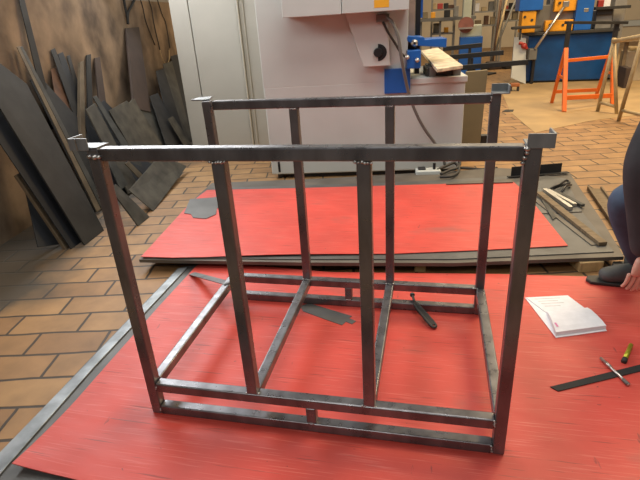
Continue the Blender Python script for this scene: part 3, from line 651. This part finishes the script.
lv = obj('lever', cyl(a, b_, .022), CHROME, iw, True); obj('lever_head', box(tuple(b_), (.09, .06, .09)), CHROME, lv, bevel=.01)
ibox('pivot_bracket', 529, 49, 537, 60, -.22, .25, GREYC)
ibox('bracket_strut', 531.5, 58, 534.5, 84, -.12, .1, BLACK)
ibox('back_gauge', 512, 26, 541, 29, -.25, .12, RUBBER)
ibox('gauge_post', 519.5, 29, 521.5, 40, -.22, .05, RUBBER)
bmP = prism([at(x, y, Y=Yi-.1) for x, y in ((514.5, 37), (526, 38), (526, 82), (511, 78))], (0, .06, 0))
for v in bmP.verts:
    if v.co.z < .05: v.co.z = ZF+.001
tag(obj('white_panel', bmP, WHITE, bevel=.004), 'white sheet panel standing against the left side of the blue ironworker', 'panel')
r = thing('valve_handle', 'small red clamp on the white panel beside the ironworker', 'clamp', at(523, 47, Y=Yi-.15))
obj('handle', tube([at(x, y, Y=Yi-.14) for x, y in ((519, 43), (522, 43.5), (525, 46), (527, 49))], .025), REDP, r, True); obj('jaw', addball(bmesh.new(), at(524, 46, Y=Yi-.14), .05), REDP, r, True)
p = at(515, 92, z=ZF)
r = thing('rusty_jack', 'small rusty orange jack on the floor below the white panel', 'jack', p)
obj('body', box((p.x, p.y+.1, ZF+.10), (.14, .12, .05)), mat('orange_rust', (.30, .10, .03), .6), r, bevel=.01)
for s in (-1, 1): obj('foot', box((p.x+s*.055, p.y+.1, ZF+.0375), (.025, .1, .075)), RUBBER, r)
tag(obj('steel_column', pbox(612.5, -40, 624.5, 78, 8.55, .25), GREY_, bevel=.01), 'grey upright column right of the blue ironworker', 'column')
o = bpy.data.objects['steel_column']
for v in o.data.vertices: pass
o.location.z += 0
# right edge clutter
for nm, x0, y0, x1, y1, Y_, m, lab, cat in (('bench_top', 622, 38.5, 660, 41.5, 7.9, WOODD, 'tan plank bench right of the grey column', 'bench'),
                                         ('carton', 626, 51, 660, 76, 8.3, mat('carton', (.55, .45, .30), .7, 0, .2, 4), 'cream carton under the plank bench at the right edge', 'carton'),
                                         ('brown_box', 625.5, 68, 632, 81, 7.5, BROWNP, 'small red-brown box at the foot of the grey column', 'box')):
    bm = pbox(x0, y0, x1, y1, Y_, .35)
    zl = min(v.co.z for v in bm.verts)
    if nm != 'bench_top':
        for v in bm.verts:
            if abs(v.co.z-zl) < .001: v.co.z = ZF+.001
    tag(obj(nm, bm, m, bevel=.006), lab, cat)
b0 = bpy.data.objects['bench_top']
for px in (625, 658):
    p = at(px, 50, Y=8.1); obj('leg', b2(p.x-.025, 8.05, ZF, p.x+.025, 8.1, at(px, 41.5, Y=8.0).z), WOODD, b0)
bm = bmesh.new()
for k in range(6):
    p = at(632+k*3.5, 47, Y=8.45); addbox(bm, (p.x, 8.5, at(643, 51, Y=8.3).z+.031), (.08, .2, .06), .3*k)
tag(obj('rag_bundle', bm, TANT, bevel=.02), 'bundle of tan rags on the cream carton', 'rags')

# ------------------------------------------------------------------ trestles
to = thing('trestle', 'bright orange steel trestle in front of the blue ironworker', 'trestle', at(585, 106, z=ZF))
def foot(px, py): return at(px, py, z=ZF)
def leg(a, b, w, m, par, nm='leg'): return obj(nm, bar(a, b, w, w, (0, 1, 0)), m, par, bevel=.004)
f1, r1, f2, r2 = foot(564, 112), foot(551.5, 103), foot(612.5, 104.5), foot(595, 99)
def top(px, py, a, b): return on(px, py, (a+b)/2, (0, 1, 0))
t1, t2_ = top(566, 48, f1, r1), top(613.5, 44, f2, r2)
w_ = .05
leg(f1, t1, w_, ORANGE, to); leg(r1, t1, w_*.8, ORANGE, to); leg(f2, t2_, w_, ORANGE, to); leg(r2, t2_, w_*.8, ORANGE, to)
def lerp(a, b, k): return a+(b-a)*k
obj('top_rail', bar(lerp(f1, t1, .80), lerp(f2, t2_, .80), .035, .04), ORANGE, to, bevel=.004)
obj('lower_rail', bar(lerp(f1, t1, .22), lerp(f2, t2_, .15), .03, .055), ORANGE, to, bevel=.004)
obj('lower_rail', bar(lerp(r1, t1, .22), lerp(r2, t2_, .18), .03, .045), ORANGE, to, bevel=.004)
for f, r_, t_ in ((f1, r1, t1), (f2, r2, t2_)): obj('spreader', bar(lerp(f, t_, .52), lerp(r_, t_, .52), .025, .03), ORANGE, to)
pA, pB = t1+V((0, 0, .30)), t2_+V((0, 0, .25))
o = obj('support_post', bar(t1, pA, .05, .05, (0, 1, 0)), DARKS, to); obj('support_post', bar(t2_, pB, .05, .05, (0, 1, 0)), DARKS, to)
obj('support_bar', bar(pA-V((.05, 0, 0)), pB+V((.12, 0, 0)), .04, .035), DARKS, to, bevel=.004)
tt = thing('trestle', 'pale tan steel trestle at the right edge in front of the orange one', 'trestle', at(630, 118, z=ZF))
g1, g2, g3, g4 = foot(597.5, 111.5), foot(616.5, 114), foot(618.5, 121), foot(662, 132)
s1, s2 = top(614, 40.5, g1, g2), top(643, 36, g3, g4)
for a, b_ in ((g1, s1), (g2, s1), (g3, s2), (g4, s2)): obj('leg', cyl(a, b_, .021), TANT, tt, True)
obj('head', cyl(s1-V((.02, 0, 0)), s1+V((.02, 0, 0)), .03), TANT, tt, True)
obj('top_beam', cyl(s1-V((0, 0, .01)), s2, .024), TANT, tt, True)
obj('spreader', cyl(lerp(g1, s1, .14), lerp(g2, s1, .1), .018), TANT, tt, True); obj('spreader', cyl(lerp(g3, s2, .14), lerp(g4, s2, .14), .018), TANT, tt, True)
tag(obj('scrap_strip', flat([(502, 111.5), (506, 109.5), (514, 109.5), (513, 111.5)], ZF+.006, .003), DARKS), 'small dark scrap strip on the tiles at the concrete edge', 'metal scrap')
p = at(483, 143, z=ZF); tag(obj('rubber_foot', box((p.x, p.y, ZF+.045), (.09, .07, .09), .2), BLACK, bevel=.015), 'small black block at the foot of the olive-brown board', 'block')

# ------------------------------------------------------------------ the person squatting at the right edge
def skin_mesh(verts, edges, root=0, sub=2):
    me = bpy.data.meshes.new('tmp'); me.from_pydata([v[0] for v in verts], edges, [])
    o = bpy.data.objects.new('tmp', me); C.objects.link(o)
    o.modifiers.new('s', 'SKIN'); o.modifiers.new('d', 'SUBSURF').levels = sub
    sv = me.skin_vertices[0].data
    for i, v in enumerate(verts):
        r = v[1]; sv[i].radius = (r, r) if not isinstance(r, tuple) else r
        sv[i].use_root = (i == root)
    dg = bpy.context.evaluated_depsgraph_get(); dg.update()
    me2 = bpy.data.meshes.new_from_object(o.evaluated_get(dg))
    bm = bmesh.new(); bm.from_mesh(me2)
    bpy.data.objects.remove(o); bpy.data.meshes.remove(me2)
    return bm
def merge(dst, src):
    me = bpy.data.meshes.new('t'); src.to_mesh(me); src.free(); dst.from_mesh(me); bpy.data.meshes.remove(me)
J = dict(pelvis=(2.30, 1.13, .60), spine=(2.22, 1.13, .78), chest=(2.07, 1.12, .98), neck=(2.02, 1.12, 1.13), head=(1.98, 1.12, 1.23), crown=(1.96, 1.12, 1.32),
         shl=(1.85, .90, 1.03), ell=(1.712, .81, .70), wrl=(1.797, .80, .315), shr=(2.06, 1.33, 1.03), elr=(2.16, 1.40, .76), wrr=(2.10, 1.33, .60),
         hil=(2.27, 1.03, .57), knl=(1.765, 1.10, .465), anl=(1.955, 1.17, .10), hir=(2.28, 1.23, .57), knr=(1.98, 1.36, .47), anr=(2.12, 1.34, .10))
J = {k: V(v) for k, v in J.items()}
names = list(J)
E_ = [('pelvis', 'spine'), ('spine', 'chest'), ('chest', 'neck'), ('neck', 'head'), ('head', 'crown'), ('chest', 'shl'), ('shl', 'ell'), ('ell', 'wrl'), ('chest', 'shr'), ('shr', 'elr'), ('elr', 'wrr'),
      ('pelvis', 'hil'), ('hil', 'knl'), ('knl', 'anl'), ('pelvis', 'hir'), ('hir', 'knr'), ('knr', 'anr')]
R0 = dict(pelvis=.11, spine=.105, chest=.115, neck=.05, head=.082, crown=.07, shl=.048, ell=.038, wrl=.026, shr=.048, elr=.038, wrr=.026, hil=.075, knl=.05, anl=.034, hir=.075, knr=.05, anr=.034)
body = skin_mesh([(J[n], R0[n]) for n in names], [(names.index(a), names.index(b)) for a, b in E_])
# face
hd = J['head']; fdir = V((-.92, 0, -.38)).normalized(); upv = V((-.38, 0, .92)); sd = V((0, 1, 0))
def fp(f, s, u): return hd + fdir*f + sd*s + upv*u
addball(body, fp(.0, 0, .045), .092, (1.05, .82, 1.12), 20)
addball(body, fp(.03, 0, -.03), .062, (1, .9, 1.0), 16)
bmesh.ops.create_cone(body, cap_ends=True, segments=10, radius1=.018, radius2=.007, depth=.05, matrix=Matrix.Translation(fp(.098, 0, .0)) @ upv.to_track_quat('Z', 'Y').to_matrix().to_4x4())
for s in (-1, 1):
    addball(body, fp(.0, s*.078, .01), .026, (.6, .35, 1.1), 10)
addball(body, fp(.082, 0, -.045), .02, (.5, 1.3, .35), 10)
# hands
def hand(wr, d, pd, sgn):
    """wrist, direction of the fingers, palm normal, side of the thumb"""
    d = d.normalized(); side = d.cross(pd).normalized()*sgn; pd = side.cross(d).normalized()*sgn
    palm = wr + d*.055
    vs = [(wr, .024), (palm, (.040, .020)), (palm + d*.035, (.040, .017))]; es = [(0, 1), (1, 2)]
    bm = skin_mesh(vs, es, 0, 2)
    for i, (o_, ln) in enumerate(((-.030, .062), (-.010, .076), (.010, .082), (.030, .074))):
        base = palm + d*.022 + side*o_
        tip = [(base, .0095), (base+d*.03, .0092), (base+d*(.03+ln*.40)+pd*.008, .0086), (base+d*(.03+ln*.70)+pd*.020, .008), (base+d*(.03+ln*.90)+pd*.034, .0068)]
        merge(bm, skin_mesh(tip, [(k, k+1) for k in range(4)], 0, 2))
    tb = wr + d*.03 + side*.022
    merge(bm, skin_mesh([(tb, .013), (tb+side*.024+d*.022+pd*.006, .012), (tb+side*.034+d*.050+pd*.014, .010), (tb+side*.034+d*.074+pd*.022, .0082)], [(0, 1), (1, 2), (2, 3)], 0, 2))
    return bm
merge(body, hand(J['wrl'], V((-.04, .06, -1)), V((0, 1, 0)), 1))
merge(body, hand(J['wrr'], V((-.7, -.1, -.6)), V((-.3, 0, -1)), 1))
person = obj('person', body, SKIN, None, True)
tag(person, 'person in dark jacket and blue jeans squatting at the right edge, arm hanging down', 'person')
jn = ['spine', 'chest', 'neck', 'shl', 'ell', 'wrl', 'shr', 'elr', 'wrr', 'pelvis']
jr = dict(spine=.145, chest=.165, neck=.085, shl=.085, ell=.064, wrl=.046, shr=.085, elr=.064, wrr=.046, pelvis=.15)
JJ = dict(J); JJ['neck'] = J['neck']-V((-.005, 0, .005))
je = [('pelvis', 'spine'), ('spine', 'chest'), ('chest', 'neck'), ('chest', 'shl'), ('shl', 'ell'), ('ell', 'wrl'), ('chest', 'shr'), ('shr', 'elr'), ('elr', 'wrr')]
obj('jacket', skin_mesh([(JJ[n], jr[n]) for n in jn], [(jn.index(a), jn.index(b)) for a, b in je], 9), JACKET, person, True)
J['waist'] = V((2.25, 1.13, .74)); J['seat'] = V((2.36, 1.13, .555))
tn = ['pelvis', 'hil', 'knl', 'anl', 'hir', 'knr', 'anr', 'waist', 'seat']
tr = dict(waist=.125, seat=.085, pelvis=.15, hil=.105, knl=.075, anl=.058, hir=.105, knr=.075, anr=.058)
obj('jeans', skin_mesh([(J[n], tr[n]) for n in tn], [(tn.index(a), tn.index(b)) for a, b in (('pelvis', 'hil'), ('hil', 'knl'), ('knl', 'anl'), ('pelvis', 'hir'), ('hir', 'knr'), ('knr', 'anr'), ('pelvis', 'waist'), ('pelvis', 'seat'))], 0), JEANS, person, True)
for an, dx in (('anl', -1), ('anr', -1)):
    a = J[an]; zz = .002 if True else 0
    vs = [(V((a.x+.055, a.y, .052)), (.040, .048)), (V((a.x-.03, a.y, .058)), (.046, .054)), (V((a.x-.12, a.y-.01, .044)), (.05, .041)), (V((a.x-.185, a.y-.015, .038)), (.043, .034))]
    sh = obj('shoe', skin_mesh(vs, [(0, 1), (1, 2), (2, 3)], 1), SHOEM, person, True)
    obj('sole', prism([V((a.x-.22, a.y-.045, .001)), V((a.x-.235, a.y-.012, .001)), V((a.x-.22, a.y+.02, .001)), V((a.x-.10, a.y+.04, .001)), V((a.x+.06, a.y+.036, .001)), V((a.x+.095, a.y, .001)), V((a.x+.06, a.y-.036, .001)), V((a.x-.10, a.y-.06, .001))], (0, 0, .016)), RUBBER, sh, bevel=.004)
bm = bmesh.new(); addball(bm, fp(-.018, 0, .068), .103, (1.0, .87, 1.03), 20)
obj('hair', bm, HAIR, person, True)
bm = bmesh.new()
for s in (-1, 1): addball(bm, fp(.088, s*.032, .022), .012, (1, 1, .7), 10)
obj('eyes', bm, EYEM, person, True)

# ------------------------------------------------------------------ light: unseen sources added on the left wall and overhead
def area(name, loc, aim, sx, sy_, power, col):
    l = bpy.data.lights.new(name, 'AREA'); l.shape = 'RECTANGLE'; l.size = sx; l.size_y = sy_; l.energy = power; l.color = col
    o = bpy.data.objects.new(name, l); C.objects.link(o); o.location = loc
    o.rotation_euler = (V(aim)-V(loc)).to_track_quat('-Z', 'Y').to_euler(); return o
wa = WP + WD*1.6 + WN*.06
area('added_key_light', (wa.x, wa.y, 2.31), (wa.x+4, wa.y-1.0, .6), 5.2, 1.42, 215, (.97, .985, 1))  # unseen source, added as the main light from the left
area('overhead_fill', (1.5, .6, 4.8), (1.0, 3.0, .5), 2.6, 1.4, 90, (1, .95, .88))  # unseen overhead lamp, added to brighten the saw's face
area('overhead_fill', (-.2, -3.4, 4.4), (.4, 1.5, .6), 3.0, 1.4, 75, (1, .97, .93))  # unseen lamp behind the camera, added as weak front fill
area('overhead_fill', (1.4, 2.0, 5.0), (1.0, 1.2, 0), 3.0, 3.0, 40, (1, .96, .92))  # unseen overhead lamp, added as general fill
area('hall_fill', (4.4, 5.0, 5.0), (4.2, 5.0, 0), 3.0, 3.0, 520, (1, .74, .42))  # unseen overhead lamp, added for the warm light on the right floor
area('hall_fill', (3.0, 11.0, 5.0), (3.0, 11.0, 0), 4.0, 3.0, 260, (1, .80, .52))  # unseen overhead lamp, added to light the far hall
w = bpy.data.worlds.new('World'); bpy.context.scene.world = w; w.use_nodes = True
w.node_tree.nodes['Background'].inputs['Color'].default_value = (1, .96, .92, 1)
w.node_tree.nodes['Background'].inputs['Strength'].default_value = .14

# ------------------------------------------------------------------ camera
cam = bpy.data.cameras.new('Camera'); co = bpy.data.objects.new('Camera', cam); C.objects.link(co)
cam.sensor_width = 36; cam.lens = FPX*36/640; cam.clip_end = 100
Mx = Matrix(((RIGHT.x, UP.x, -FWD.x, CAM.x), (RIGHT.y, UP.y, -FWD.y, CAM.y), (RIGHT.z, UP.z, -FWD.z, CAM.z), (0, 0, 0, 1)))
co.matrix_world = Mx
sc = bpy.context.scene; sc.camera = co
sc.view_settings.view_transform = 'Standard'; sc.view_settings.look = 'None'; sc.view_settings.gamma = 1; sc.view_settings.exposure = 0
sc.view_settings.use_curve_mapping = False
